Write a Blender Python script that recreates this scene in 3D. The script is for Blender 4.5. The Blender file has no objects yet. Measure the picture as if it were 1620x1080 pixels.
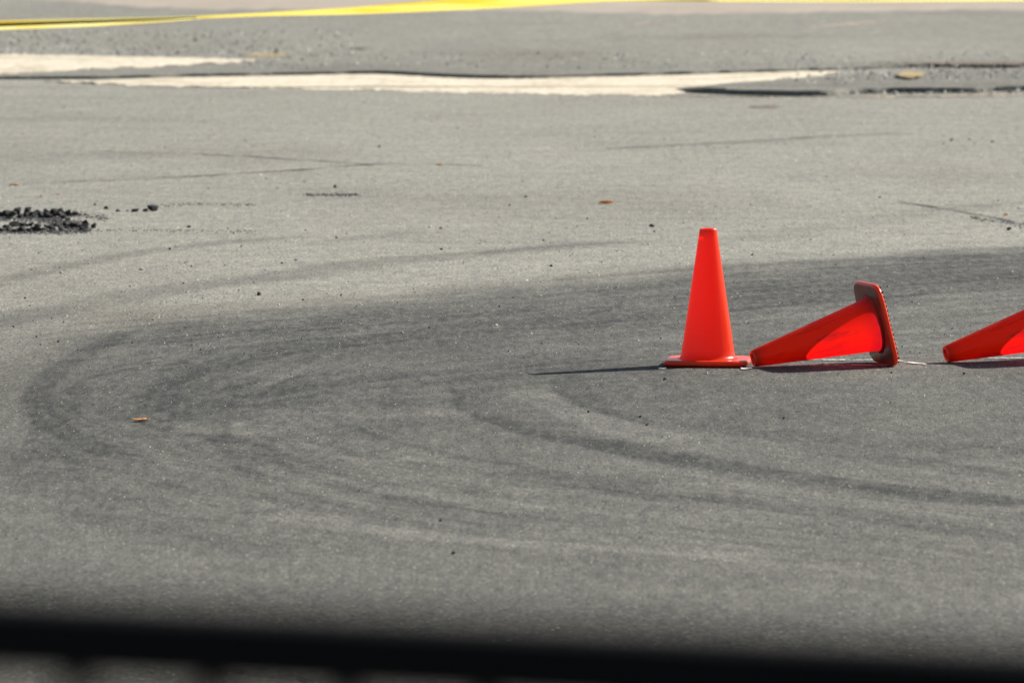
import bpy, bmesh, math, random
import numpy as np
from mathutils import Vector, Matrix

random.seed(7)
rng = np.random.default_rng(11)
S = bpy.context.scene
COL = S.collection

# ------------------------------------------------------------------ camera
F = 12018.0                    # focal length in photo pixels (1620 wide)
CAM_H = 1.836
PITCH = math.radians(4.033)
cam_d = bpy.data.cameras.new('camera')
cam = bpy.data.objects.new('camera', cam_d)
COL.objects.link(cam)
cam.location = (0, 0, CAM_H)
cam.rotation_euler = (math.pi / 2 - PITCH, 0, 0)
cam_d.sensor_width = 36.0
cam_d.lens = 36.0 * F / 1620.0
cam_d.clip_start = 0.1
cam_d.clip_end = 3000
cam_d.dof.use_dof = True
cam_d.dof.focus_distance = 25.0
cam_d.dof.aperture_fstop = (cam_d.lens / 1000.0) / 0.027
S.camera = cam

# ------------------------------------------------------------------ sky, sun, exposure
SUN_ELEV = math.radians(32.5)
SUN_DIR = Vector((0.578, 0.426, 0)).normalized() * math.cos(SUN_ELEV) + Vector((0, 0, math.sin(SUN_ELEV)))
w = bpy.data.worlds.new('World'); S.world = w; w.use_nodes = True
nt = w.node_tree; nt.nodes.clear()
sky = nt.nodes.new('ShaderNodeTexSky'); sky.sky_type = 'NISHITA'; sky.sun_disc = False
sky.sun_elevation = SUN_ELEV
sky.sun_rotation = math.atan2(SUN_DIR.x, SUN_DIR.y)
bg = nt.nodes.new('ShaderNodeBackground'); bg.inputs[1].default_value = 0.06
wo = nt.nodes.new('ShaderNodeOutputWorld')
nt.links.new(sky.outputs[0], bg.inputs[0]); nt.links.new(bg.outputs[0], wo.inputs[0])
sun_d = bpy.data.lights.new('sun', 'SUN'); sun_d.energy = 5.0; sun_d.angle = math.radians(0.53)
sun_d.color = (1.0, 0.95, 0.88)
sun = bpy.data.objects.new('sun', sun_d); COL.objects.link(sun)
sun.location = (20, 20, 30)
sun.rotation_euler = SUN_DIR.to_track_quat('Z', 'Y').to_euler()
S.view_settings.view_transform = 'Standard'
S.view_settings.look = 'None'
S.view_settings.exposure = 0.80
S.view_settings.gamma = 1.0
S.view_settings.use_curve_mapping = False
S.render.engine = 'CYCLES'

# ------------------------------------------------------------------ helpers
CP, SP = math.cos(PITCH), math.sin(PITCH)
def ray(u, v):
    a = (np.asarray(u, float) - 810) / F
    b = (540 - np.asarray(v, float)) / F
    return a, CP + b * SP, -SP + b * CP
def gnd(u, v, z=0.0):
    """pixel of the photograph -> point on the level z"""
    x, y, k = ray(u, v)
    t = (z - CAM_H) / k
    return x * t, y * t
def at_y(u, v, Y):
    x, y, k = ray(u, v)
    t = Y / y
    return float(x * t), float(Y), float(CAM_H + k * t)

LAT = rng.random((256, 256))
def vn(x, y, o=0):
    x = np.asarray(x, float) + o * 17.31; y = np.asarray(y, float) + o * 9.77
    xi = np.floor(x).astype(int); yi = np.floor(y).astype(int)
    fx = x - xi; fy = y - yi
    fx = fx * fx * (3 - 2 * fx); fy = fy * fy * (3 - 2 * fy)
    a = LAT[xi & 255, yi & 255]; b = LAT[(xi + 1) & 255, yi & 255]
    c = LAT[xi & 255, (yi + 1) & 255]; d = LAT[(xi + 1) & 255, (yi + 1) & 255]
    return (a * (1 - fx) + b * fx) * (1 - fy) + (c * (1 - fx) + d * fx) * fy
def fbm(x, y, n=4, o=0):
    s = 0; a = 0.5; t = 0
    for i in range(n):
        s = s + a * vn(np.asarray(x) * 2 ** i, np.asarray(y) * 2 ** i, o + i * 3); t += a; a *= 0.55
    return s / t
def sstep(a, b, x):
    t = np.clip((x - a) / (b - a), 0, 1)
    return t * t * (3 - 2 * t)

def link(name, me, mat=None, parent=None):
    o = bpy.data.objects.new(name, me)
    COL.objects.link(o)
    if mat is not None and me is not None and not me.materials:
        me.materials.append(mat)
    if parent is not None:
        o.parent = parent
    return o
def tag(o, label=None, cat=None, group=None, kind=None):
    if label: o['label'] = label
    if cat: o['category'] = cat
    if group: o['group'] = group
    if kind: o['kind'] = kind
    return o
def mesh_np(name, verts, faces, smooth=False):
    """faces: (n,k) int array, all the same k"""
    verts = np.asarray(verts, np.float32); faces = np.asarray(faces, np.int32)
    me = bpy.data.meshes.new(name)
    me.vertices.add(len(verts)); me.vertices.foreach_set('co', verts.ravel())
    n, k = faces.shape
    me.loops.add(n * k); me.loops.foreach_set('vertex_index', faces.ravel())
    me.polygons.add(n)
    me.polygons.foreach_set('loop_start', np.arange(0, n * k, k, dtype=np.int32))
    me.update(calc_edges=True)
    if smooth:
        me.polygons.foreach_set('use_smooth', np.ones(n, bool))
    return me
def grid_faces(r, c):
    i = np.arange((r - 1) * (c - 1)); a = i // (c - 1) * c + i % (c - 1)
    return np.stack([a, a + 1, a + c + 1, a + c], 1)
def add_attr(me, name, vals):
    at = me.attributes.new(name, 'FLOAT', 'POINT')
    at.data.foreach_set('value', np.asarray(vals, np.float32).ravel())
def mesh_bm(name, bm, smooth=False):
    me = bpy.data.meshes.new(name); bm.to_mesh(me); bm.free()
    if smooth:
        for p in me.polygons: p.use_smooth = True
    return me

# ------------------------------------------------------------------ materials
class NT:
    def __init__(s, name):
        s.m = bpy.data.materials.new(name); s.m.use_nodes = True
        s.t = s.m.node_tree; s.t.nodes.clear()
        s.out = s.n('ShaderNodeOutputMaterial')
    def n(s, typ, **kw):
        nd = s.t.nodes.new(typ)
        for k, v in kw.items():
            if k.startswith('_'): setattr(nd, k[1:], v)
        return nd
    def l(s, a, b): s.t.links.new(a, b)
    def coord(s, scale=(1, 1, 1)):
        tc = s.n('ShaderNodeTexCoord'); mp = s.n('ShaderNodeMapping')
        mp.inputs['Scale'].default_value = scale
        s.l(tc.outputs['Object'], mp.inputs['Vector']); return mp.outputs[0]
    def noise(s, scale, detail=3, rough=0.55, vec=None):
        nd = s.n('ShaderNodeTexNoise'); nd.inputs['Scale'].default_value = scale
        nd.inputs['Detail'].default_value = detail; nd.inputs['Roughness'].default_value = rough
        if vec is not None: s.l(vec, nd.inputs['Vector'])
        return nd.outputs['Fac']
    def ramp(s, fac, stops, interp='LINEAR'):
        nd = s.n('ShaderNodeValToRGB'); cr = nd.color_ramp; cr.interpolation = interp
        while len(cr.elements) < len(stops): cr.elements.new(0.5)
        for e, (p, c) in zip(cr.elements, stops):
            e.position = p; e.color = c if len(c) == 4 else (*c, 1)
        s.l(fac, nd.inputs[0]); return nd.outputs[0]
    def mix(s, fac, a, b, blend='MIX'):
        nd = s.n('ShaderNodeMix', _data_type='RGBA', _blend_type=blend)
        for sock, val in ((nd.inputs[0], fac), (nd.inputs[6], a), (nd.inputs[7], b)):
            if isinstance(val, (int, float)): sock.default_value = val
            elif isinstance(val, tuple): sock.default_value = val if len(val) == 4 else (*val, 1)
            else: s.l(val, sock)
        return nd.outputs[2]
    def math(s, op, a, b=0.0, c=0.0, clamp=False):
        nd = s.n('ShaderNodeMath', _operation=op, _use_clamp=clamp)
        for sock, val in zip(nd.inputs, (a, b, c)):
            if isinstance(val, (int, float)): sock.default_value = val
            else: s.l(val, sock)
        return nd.outputs[0]
    def attr(s, name):
        nd = s.n('ShaderNodeAttribute'); nd.attribute_name = name; return nd.outputs['Fac']
    def island(s):
        return s.n('ShaderNodeNewGeometry').outputs['Random Per Island']
    def objrand(s):
        return s.n('ShaderNodeObjectInfo').outputs['Random']
    def bump(s, h, strength, dist):
        nd = s.n('ShaderNodeBump'); nd.inputs['Strength'].default_value = strength
        nd.inputs['Distance'].default_value = dist; s.l(h, nd.inputs['Height']); return nd.outputs[0]
    def principled(s, col, rough=0.8, spec=0.3, normal=None, coat=0.0):
        p = s.n('ShaderNodeBsdfPrincipled')
        for sock, val in ((p.inputs['Base Color'], col), (p.inputs['Roughness'], rough)):
            if isinstance(val, (int, float)): sock.default_value = val
            elif isinstance(val, tuple): sock.default_value = val if len(val) == 4 else (*val, 1)
            else: s.l(val, sock)
        p.inputs['Specular IOR Level'].default_value = spec
        p.inputs['Coat Weight'].default_value = coat
        if normal is not None: s.l(normal, p.inputs['Normal'])
        return p.outputs[0]
    def done(s, sh):
        s.l(sh, s.out.inputs['Surface']); return s.m

def m_asphalt():
    t = NT('asphalt')
    v = t.coord()
    vs = t.coord((1.0, 0.20, 1.0))              # fines dragged along the driving direction
    grain = t.noise(150, 2, 0.6, v)             # aggregate, about 7 mm
    fines = t.noise(95, 3, 0.65, vs)
    coarse = t.noise(24, 4, 0.65, vs)
    mid = t.noise(3.2, 4, 0.6, v)
    big = t.noise(0.45, 3, 0.5, t.coord((1.0, 0.35, 1.0)))
    rub = t.attr('rubber'); dust = t.attr('dust'); brown = t.attr('brown')
    base = t.mix(big, (0.218, 0.213, 0.179), (0.275, 0.268, 0.226))
    base = t.mix(t.math('MULTIPLY', brown, 0.8, clamp=True), base, (0.165, 0.145, 0.115))
    mott = t.math('ADD', t.math('MULTIPLY', t.math('SUBTRACT', t.noise(34, 4, 0.75, t.coord((1, .16, 1))), 0.5), 1.15),
                  t.math('MULTIPLY', t.math('SUBTRACT', t.noise(7, 4, 0.7, t.coord((1, .22, 1))), 0.5), 0.45))
    rub = t.math('MULTIPLY', rub, t.math('ADD', 1.0, mott))
    base = t.mix(t.math('MULTIPLY', rub, 1.0, clamp=True), base, (0.0195, 0.0205, 0.0185))
    base = t.mix(t.math('MULTIPLY', dust, 1.0, clamp=True), base, (0.33, 0.315, 0.27))
    g = t.ramp(fines, [(0.25, (0.34, 0.345, 0.36)), (0.42, (0.80, 0.80, 0.81)), (0.58, (1.14, 1.13, 1.10)), (0.75, (2.0, 1.95, 1.75))])
    base = t.mix(1.0, base, g, 'MULTIPLY')
    g2 = t.ramp(coarse, [(0.3, (0.76, 0.765, 0.78)), (0.7, (1.22, 1.21, 1.18))])
    base = t.mix(1.0, base, g2, 'MULTIPLY')
    g3 = t.ramp(mid, [(0.3, (0.88, 0.88, 0.89)), (0.7, (1.1, 1.1, 1.09))])
    base = t.mix(1.0, base, g3, 'MULTIPLY')
    n = t.bump(grain, 0.8, 0.004)
    return t.done(t.principled(base, 0.88, 0.25, n))
def m_patch(name, a, b):
    t = NT(name); v = t.coord()
    c = t.mix(t.noise(2.0, 4, 0.6, v), a, b)
    c = t.mix(1.0, c, t.ramp(t.noise(18, 4, 0.7, t.coord((1, .3, 1))), [(0.3, (0.62, 0.62, 0.60)), (0.5, (1, 1, 1)), (0.7, (1.06, 1.06, 1.06))]), 'MULTIPLY')
    c = t.mix(1.0, c, t.ramp(t.noise(1.6, 4, 0.7, t.coord((1, .5, 1))), [(0.32, (0.74, 0.73, 0.70)), (0.52, (1, 1, 1))]), 'MULTIPLY')
    p = t.principled(c, 0.95, 0.1, t.bump(t.noise(60, 3, 0.6, v), 0.5, 0.006))
    tr = t.n('ShaderNodeBsdfTransparent')
    f = t.math('ADD', t.attr('edge'), t.math('MULTIPLY', t.math('SUBTRACT', t.noise(7, 5, 0.75, t.coord((1, .12, 1))), 0.5), 2.2))
    f = t.ramp(f, [(0.08, (0, 0, 0)), (0.36, (1, 1, 1))])
    ms = t.n('ShaderNodeMixShader'); t.l(f, ms.inputs[0])
    t.l(tr.outputs[0], ms.inputs[1]); t.l(p, ms.inputs[2])
    return t.done(ms.outputs[0])
def m_dirt():
    t = NT('pale_dirt'); v = t.coord()
    c = t.mix(t.noise(0.8, 5, 0.6, t.coord((1, .3, 1))), (0.29, 0.245, 0.195), (0.43, 0.375, 0.31))
    return t.done(t.principled(c, 0.95, 0.1, t.bump(t.noise(40, 3, 0.6, v), 0.5, 0.01)))
def m_grit(name, stops):
    t = NT(name)
    c = t.ramp(t.island(), stops, 'CONSTANT')
    c = t.mix(t.math('MULTIPLY', t.attr('rubber'), 0.5, clamp=True), c, (0.04, 0.042, 0.045))
    return t.done(t.principled(c, 0.8, 0.3))
def m_stone(name, a, b):
    t = NT(name); v = t.coord()
    c = t.mix(t.noise(90, 3, 0.6, v), a, b)
    c = t.mix(1.0, c, t.ramp(t.objrand(), [(0, (0.75, 0.75, 0.75)), (1, (1.3, 1.28, 1.22))]), 'MULTIPLY')
    return t.done(t.principled(c, 0.85, 0.3, t.bump(t.noise(160, 3, 0.6, v), 0.7, 0.003)))
def m_cone(name, dirty):
    t = NT(name); v = t.coord()
    red = (0.99, 0.080, 0.008)
    col = t.mix(t.noise(5, 2, 0.5, v), red, (0.98, 0.066, 0.008))
    if dirty:
        scuff = t.ramp(t.noise(9, 5, 0.7, t.coord((3.0, 3.0, 0.30))), [(0.50, (0, 0, 0)), (0.72, (1, 1, 1))])
        d = t.math('MAXIMUM', t.math('MULTIPLY', scuff, 0.5), t.math('MULTIPLY', t.attr('dirt'),
            t.ramp(t.noise(14, 4, 0.65, v), [(0.25, (0.45, 0.45, 0.45)), (0.6, (1, 1, 1))])))
        col = t.mix(t.math('MULTIPLY', d, 0.95, clamp=True), col, (0.06, 0.030, 0.022))
    p = t.principled(col, 0.30 if not dirty else 0.46, 0.60 if not dirty else 0.35)
    tr = t.n('ShaderNodeBsdfTranslucent')
    tc = t.mix(1.0, col, (1.0, 0.10, 0.9), 'MULTIPLY'); t.l(tc, tr.inputs['Color'])
    ms = t.n('ShaderNodeMixShader'); ms.inputs[0].default_value = 0.57
    t.l(p, ms.inputs[1]); t.l(tr.outputs[0], ms.inputs[2])
    return t.done(ms.outputs[0])
def m_cone_base(name, dirty):
    t = NT(name); v = t.coord()
    col = t.mix(t.noise(5, 2, 0.5, v), (0.97, 0.070, 0.012), (0.96, 0.055, 0.010))
    d = t.math('MULTIPLY', t.attr('dirt'), t.ramp(t.noise(16, 4, 0.65, v), [(0.25, (0.7, 0.7, 0.7)), (0.6, (1, 1, 1))]))
    col = t.mix(t.math('MULTIPLY', d, 1.05 if dirty else 0.25, clamp=True), col, (0.070, 0.046, 0.034))
    sh = t.principled(col, 0.30, 0.32)
    pn = sh.node
    pn.inputs['Subsurface Weight'].default_value = 0.7 if not dirty else 0.3
    pn.inputs['Subsurface Radius'].default_value = (1.0, 0.25, 0.1)
    pn.inputs['Subsurface Scale'].default_value = 0.02
    return t.done(sh)
def m_tape():
    t = NT('yellow_tape')
    c = t.mix(t.ramp(t.noise(2.2, 3, 0.6, t.coord((0.35, 14, 14))), [(0.32, (0, 0, 0)), (0.52, (1, 1, 1))]), (0.93, 0.72, 0.06), (0.96, 0.90, 0.44))  # pale patches put sunlit highlights into the tape's colour
    p = t.principled(c, 0.28, 0.5)
    tr = t.n('ShaderNodeBsdfTranslucent'); t.l(c, tr.inputs['Color'])
    ms = t.n('ShaderNodeMixShader'); ms.inputs[0].default_value = 0.66
    t.l(p, ms.inputs[1]); t.l(tr.outputs[0], ms.inputs[2])
    return t.done(ms.outputs[0])
def m_plain(name, col, rough=0.7, spec=0.3):
    t = NT(name)
    c = t.mix(t.noise(25, 3, 0.6, t.coord()), col, tuple(x * 0.75 for x in col))
    return t.done(t.principled(c, rough, spec))
def m_chalk():
    t = NT('worn_chalk'); v = t.coord()
    p = t.principled((0.78, 0.77, 0.74), 0.9, 0.1)
    tr = t.n('ShaderNodeBsdfTransparent')
    f = t.ramp(t.noise(26, 4, 0.7, v), [(0.44, (0, 0, 0)), (0.56, (1, 1, 1))])
    ms = t.n('ShaderNodeMixShader'); t.l(f, ms.inputs[0])
    t.l(tr.outputs[0], ms.inputs[1]); t.l(p, ms.inputs[2])
    return t.done(ms.outputs[0])
def m_crack():
    t = NT('crack_filling')
    p = t.principled((0.06, 0.056, 0.05), 0.95, 0.1)
    tr = t.n('ShaderNodeBsdfTransparent')
    f = t.ramp(t.noise(5, 5, 0.75, t.coord((1, .5, 1))), [(0.34, (0.05, 0.05, 0.05)), (0.6, (0.9, 0.9, 0.9))])
    ms = t.n('ShaderNodeMixShader'); t.l(f, ms.inputs[0])
    t.l(tr.outputs[0], ms.inputs[1]); t.l(p, ms.inputs[2])
    return t.done(ms.outputs[0])
def m_leaf(name, ca, cb):
    t = NT(name); v = t.coord()
    c = t.mix(t.objrand(), ca, cb)
    c = t.mix(1.0, c, t.ramp(t.noise(60, 3, 0.6, v), [(0.3, (0.6, 0.55, 0.5)), (0.6, (1.1, 1.1, 1.1))]), 'MULTIPLY')
    p = t.principled(c, 0.6, 0.3)
    tr = t.n('ShaderNodeBsdfTranslucent'); t.l(c, tr.inputs['Color'])
    ms = t.n('ShaderNodeMixShader'); ms.inputs[0].default_value = 0.3
    t.l(p, ms.inputs[1]); t.l(tr.outputs[0], ms.inputs[2])
    return t.done(ms.outputs[0])

M_ASPH = m_asphalt(); M_SAND = m_patch('sand', (0.58, 0.51, 0.385), (0.67, 0.60, 0.47)); M_TAN = m_patch('tan_dirt', (0.33, 0.275, 0.21), (0.42, 0.36, 0.29)); M_DIRT = m_dirt()
M_GRIT = m_grit('grit', [(0, (0.07, 0.07, 0.07)), (0.16, (0.16, 0.152, 0.132)), (0.42, (0.25, 0.237, 0.20)), (0.74, (0.33, 0.315, 0.27)), (0.91, (0.46, 0.44, 0.36)), (0.96, (0.72, 0.69, 0.55))])
M_CHIP = m_grit('cream_chips', [(0, (0.36, 0.34, 0.27)), (0.5, (0.5, 0.47, 0.36)), (0.85, (0.68, 0.65, 0.5))])
M_CRUMB = m_grit('asphalt_crumbs', [(0, (0.025, 0.025, 0.027)), (0.6, (0.05, 0.047, 0.044)), (0.9, (0.13, 0.12, 0.105))])
M_GRAVEL = m_grit('gravel', [(0, (0.05, 0.05, 0.05)), (0.35, (0.13, 0.13, 0.125)), (0.6, (0.26, 0.25, 0.22)), (0.85, (0.52, 0.49, 0.42))])
M_CHUNK = m_stone('black_asphalt_chunk', (0.013, 0.013, 0.014), (0.05, 0.048, 0.045))
M_DARK = m_stone('dark_stone', (0.020, 0.022, 0.024), (0.06, 0.06, 0.06))
M_PALE = m_stone('pale_stone', (0.42, 0.41, 0.38), (0.62, 0.60, 0.56))
M_CONE = m_cone('cone_plastic', False); M_CONED = m_cone('cone_plastic_scuffed', True)
M_BASE = m_cone_base('cone_base_plastic', False); M_BASED = m_cone_base('cone_base_plastic_dirty', True)
M_TAPE = m_tape(); M_CHALK = m_chalk(); M_LEAF = m_leaf('orange_leaf', (0.90, 0.50, 0.17), (0.90, 0.56, 0.22)); M_LEAFB = m_leaf('brown_leaf', (0.52, 0.25, 0.10), (0.50, 0.28, 0.13))
M_STEEL = m_plain('black_painted_steel', (0.004, 0.004, 0.0045), 0.7, 0.08)
M_WOOD = m_plain('stake_wood', (0.36, 0.25, 0.15), 0.85)
M_CRACK = m_crack()

# ------------------------------------------------------------------ ground sheet with rubbered-in tyre marks
def poly_dist(X, Y, pts):
    """distance to a polyline and 0..1 position along it"""
    best = np.full(X.shape, 1e9); along = np.zeros(X.shape)
    L = [0.0]
    for (a, b) in zip(pts[:-1], pts[1:]): L.append(L[-1] + math.hypot(b[0] - a[0], b[1] - a[1]))
    for i, (a, b) in enumerate(zip(pts[:-1], pts[1:])):
        dx, dy = b[0] - a[0], b[1] - a[1]; q = dx * dx + dy * dy + 1e-12
        t = np.clip(((X - a[0]) * dx + (Y - a[1]) * dy) / q, 0, 1)
        d = np.hypot(X - a[0] - t * dx, Y - a[1] - t * dy)
        m = d < best
        best = np.where(m, d, best)
        along = np.where(m, (L[i] + t * (L[i + 1] - L[i])) / L[-1], along)
    return best, along
def smooth_pts(pts, n=3):
    P = [np.array(p, float) for p in pts]
    for _ in range(n):
        Q = [P[0]]
        for a, b in zip(P[:-1], P[1:]): Q += [a * .75 + b * .25, a * .25 + b * .75]
        Q.append(P[-1]); P = Q
    return P
def px_line(pts, n=2):
    out = []
    for u, v in smooth_pts(pts, n):
        x, y = gnd(u, v); out.append((float(x), float(y)))
    return out
def in_poly(X, Y, pts):
    ins = np.zeros(X.shape, bool)
    for (x1, y1), (x2, y2) in zip(pts, pts[1:] + pts[:1]):
        c = ((y1 > Y) != (y2 > Y)) & (X < (x2 - x1) * (Y - y1) / (y2 - y1 + 1e-12) + x1)
        ins ^= c
    return ins

ucol = np.linspace(-300, 1920, 700); vrow = np.linspace(1230, 62, 760)
UU, VV = np.meshgrid(ucol, vrow)
GX, GY = gnd(UU, VV)

# depth is squeezed so that soft edges have like widths in both directions of the sweep
spine = [(3.6, 27.5), (2.2, 25.9), (1.1, 24.8), (0.75, 24.0), (0.9, 23.2), (1.5, 22.2), (3.2, 19.6)]
rho, al = poly_dist(GX, GY, spine)
streak = 0.5 * vn(rho * 5.0 + al * 3, al * 9, 1) + 0.3 * vn(rho * 13 + al * 4, al * 16, 2) + 0.2 * vn(rho * 34 + al * 5, al * 30, 3)
streak2 = 0.6 * vn(rho * 8 + al * 2, al * 5, 5) + 0.4 * vn(rho * 22 + al * 2, al * 12, 6)

outer_top = [(2100, 360), (1620, 388), (1407, 399), (1306, 404), (1154, 419), (1002, 434), (800, 451), (592, 471), (395, 487), (296, 499), (222, 514), (163, 545), (99, 577), (64, 607), (52, 632)]
outer_bot = [(54, 652), (40, 700), (0, 760), (-60, 800), (123, 825), (222, 852), (296, 874), (480, 893), (800, 905), (1100, 915), (1620, 935), (2100, 950)]
zone = px_line(outer_top, 1) + px_line(outer_bot, 1)
dz, _ = poly_dist(GX, GY, zone + zone[:1])
sd = np.where(in_poly(GX, GY, zone), dz, -dz)
edge_n = (fbm(GX * 2.2, GY * 0.8, 4, 4) - 0.5) * 0.8 + (vn(rho * 14, al * 14, 71) - .5) * 0.35
inside = sstep(-0.40, 0.75, sd + edge_n)
sw = np.maximum(np.maximum(sstep(1.5, 2.3, rho), 1 - sstep(.26, .40, al)), sstep(.62, .78, al))
diag = 0.22 + 0.6 * (0.6 * vn(GX * 1.3 - GY * 1.1, GX * .5 + GY * .12, 61) + 0.4 * vn(GX * 4 - GY * 3.1, GX * .8 + GY * .3, 62))
streak = streak * sw + diag * (1 - sw); streak2 = streak2 * sw + diag * (1 - sw)
fine = 0.5 * vn(rho * 48 + al * 6, al * 40, 31) + 0.5 * vn(rho * 90 + GX * 4, al * 60, 32) - 0.5
fine = fine * sw
patchy = fbm(GX * 3.0, GY * 0.8, 4, 33) - 0.5
rub = inside * (0.54 + 0.30 * (streak - 0.45) + 0.42 * fine + 0.26 * patchy)
# darkest sweep just inside the far edge of the zone
top_line = px_line(outer_top, 1)
dt, at_ = poly_dist(GX, GY, top_line)
d_in = np.where(sd > 0, dt, -dt)
band = sstep(-0.12, 0.30, d_in + edge_n * 0.6) * (1 - sstep(0.8, 3.2, d_in))
rub += band * (0.29 + 0.26 * (streak2 - 0.4) + 0.2 * fine + 0.2 * patchy) * (1 - 0.40 * sstep(0.55, 1.0, at_))
# general fade of rubber in the lower part of the sweep
rub += 0.64 * sstep(470, 600, VV + 50 * (fbm(GX * 2, GY * .7, 3, 44) - .5)) * (1 - 0.80 * inside)
rub *= 1 - 0.04 * sstep(800, 930, VV + 40 * (fbm(GX * 2, GY, 2, 8) - .5))

def track(pts, width, strength, soft=0.6, sub=0, fade=(0.0, 1.0), n=2):
    d, a = poly_dist(GX, GY, px_line(pts, n))
    wob = 1 + 0.35 * (vn(GX * 3, GY * 1.5, 12) - 0.5)
    m = 1 - sstep(width * (1 - soft) * 0.5, width * (1 + soft) * 0.5, d * wob)
    tex = 0.62 + 0.38 * vn(d * 60, a * 25, 14) + 0.35 * (vn(GX * 9, GY * 3, 15) - 0.5)
    f = sstep(0, 0.12, a) if fade[0] == 0 else 1.0
    g = 1 - sstep(0.88, 1.0, a) if fade[1] == 1 else 1.0
    return m * tex * strength * 1.15 * f * g
NOF = (None, None)
rub += track([(753, 619), (792, 649), (859, 677), (942, 699), (1053, 721), (1164, 741), (1275, 757), (1387, 774), (1498, 785), (1620, 796), (1900, 820)], 0.22, 0.38, 0.4, fade=(0, None))
rub += track([(748, 612), (770, 632), (810, 656), (860, 676)], 0.18, 0.30, 0.25)
rub += track([(742, 640), (800, 668), (880, 690), (980, 712), (1110, 735)], 0.10, 0.18)
rub += track([(700, 725), (859, 754), (998, 777), (1164, 793), (1331, 810), (1498, 832), (1620, 846), (1900, 880)], 0.22, 0.22, fade=(0, None))
rub += track([(1060, 668), (1248, 690), (1430, 705), (1700, 722)], 0.28, 0.16)
rub += track([(1240, 700), (1430, 730), (1700, 760)], 0.18, 0.14)
rub += track([(222, 514), (163, 545), (99, 577), (62, 610), (52, 640), (60, 655), (84, 674), (128, 696), (183, 719), (260, 742)], 0.09, 0.30, 0.4)
rub += track([(120, 600), (100, 640), (130, 690), (210, 740), (330, 780), (480, 810)], 0.2, 0.14)
rub += track([(0, 690), (60, 740), (150, 790), (270, 836), (420, 862), (620, 880)], 0.3, 0.17)
rub += track([(-120, 478), (0, 446), (74, 427), (148, 412), (222, 399), (321, 387), (444, 376), (560, 370)], 0.16, 0.34, fade=(None, 1))
rub += track([(470, 390), (494, 387), (593, 372), (680, 364)], 0.14, 0.22)
rub += track([(-120, 530), (0, 508), (99, 488), (222, 466), (321, 449), (444, 439), (543, 419), (691, 407), (800, 398), (901, 388), (1002, 382), (1090, 380)], 0.30, 0.34, fade=(None, 1))
rub += track([(560, 410), (691, 404), (800, 397), (901, 387), (1040, 381)], 0.12, 0.22)
rub += track([(920, 238), (1050, 231), (1200, 224), (1330, 215), (1460, 209)], 0.22, 0.30)
rub += track([(1080, 383), (1250, 375), (1400, 345), (1500, 330), (1620, 318)], 0.3, 0.14)
rub += track([(-200, 300), (0, 250), (150, 246), (280, 247), (330, 250)], 0.7, 0.16, fade=(None, 1))
rub += track([(1400, 120), (1500, 160), (1620, 165), (1800, 160)], 1.0, 0.06)
rub += track([(-100, 190), (180, 187), (380, 192), (520, 190)], 0.9, 0.10, fade=(None, 1))
rub += (0.10 * (fbm(GX * 1.1, GY * 0.35, 3, 20) - 0.45) + 0.34 * (fbm(GX * .28 + GY * .05, GY * 0.55, 4, 51) - 0.47)) * sstep(480, 300, VV)
# many fine overlapping sweeps
fr = random.Random(5)
fam = [([(700, 640), (800, 690), (950, 735), (1150, 770), (1400, 800), (1750, 835)], (-420, 120), (-70, 95), 11),
       ([(1750, 396), (1300, 425), (1000, 455), (700, 480), (450, 505), (280, 535), (150, 590)], (-40, 200), (4, 130), 11),
       ([(330, 525), (190, 575), (120, 630), (150, 690), (280, 750), (500, 800), (850, 830)], (-40, 260), (-10, 45), 8)]
for pts, du, dv, n_ in fam:
    for i in range(n_):
        a, b = fr.uniform(*du), fr.uniform(*dv); k = fr.uniform(.9, 1.1)
        rub += track([(u + a, (v - 600) * k + 600 + b) for u, v in pts], fr.uniform(.03, .09), fr.choice((.15, .12, .09, -.11, -.08)), 0.5, n=1)
rub = np.clip(rub, 0, None)
small = track([(899, 588), (893, 607), (903, 625), (932, 641), (980, 656), (1060, 676)], 0.085, 1.3, 0.4) + track([(920, 588), (914, 606), (926, 621), (952, 634), (990, 647)], 0.05, 0.85, 0.4)
rub = np.where(rub > .55, .55 + (rub - .55) * .7, rub) * (1 - np.clip(small, 0, 1)) + 0.86 * np.clip(small, 0, 1)
# pale dusted streaks where loose fines lie
dust = 0.0
dust = dust + track([(360, 690), (470, 662), (560, 655), (640, 655), (720, 662)], 0.5, 0.12)
dust = dust + track([(840, 612), (870, 650), (960, 680), (1120, 700)], 0.35, 0.16)
dust = dust + track([(911, 588), (905, 606), (920, 624), (945, 637)], 0.012, 0.12)
dust = dust + track([(600, 725), (690, 727), (740, 735), (800, 748)], 0.12, 0.15)
dust = dust + track([(380, 812), (470, 817), (593, 837), (700, 850), (800, 858), (1000, 868), (1250, 885)], 0.16, 0.22)
dust = dust + 0.10 * inside * sstep(0.58, 0.85, streak2) * sstep(560, 640, VV)
dust = dust + 0.15 * sstep(0.5, 0.8, fbm(GX * 1.6, GY * 0.3, 3, 30)) * sstep(470, 360, VV)
brown = 0.45 * (1 - sstep(0.0, 0.40, np.abs(d_in + 0.08 + edge_n * 0.5))) * sstep(0.30, 0.5, at_) + 0.25 * sstep(0.5, 0.75, fbm(GX * .8, GY * .4, 3, 40))
me = mesh_np('ground', np.stack([GX, GY, np.zeros_like(GX)], -1).reshape(-1, 3), grid_faces(760, 700)[:, ::-1][:, ::-1])
add_attr(me, 'rubber', np.clip(rub, 0, 0.92)); add_attr(me, 'dust', np.clip(dust * (1 - np.clip(small * 2, 0, 1)), 0, 0.8)); add_attr(me, 'brown', np.clip(brown, 0, 0.9))
ground = tag(link('ground', me, M_ASPH), 'grey sunlit asphalt lot swept with dark curved tyre marks', kind='structure')
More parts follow.
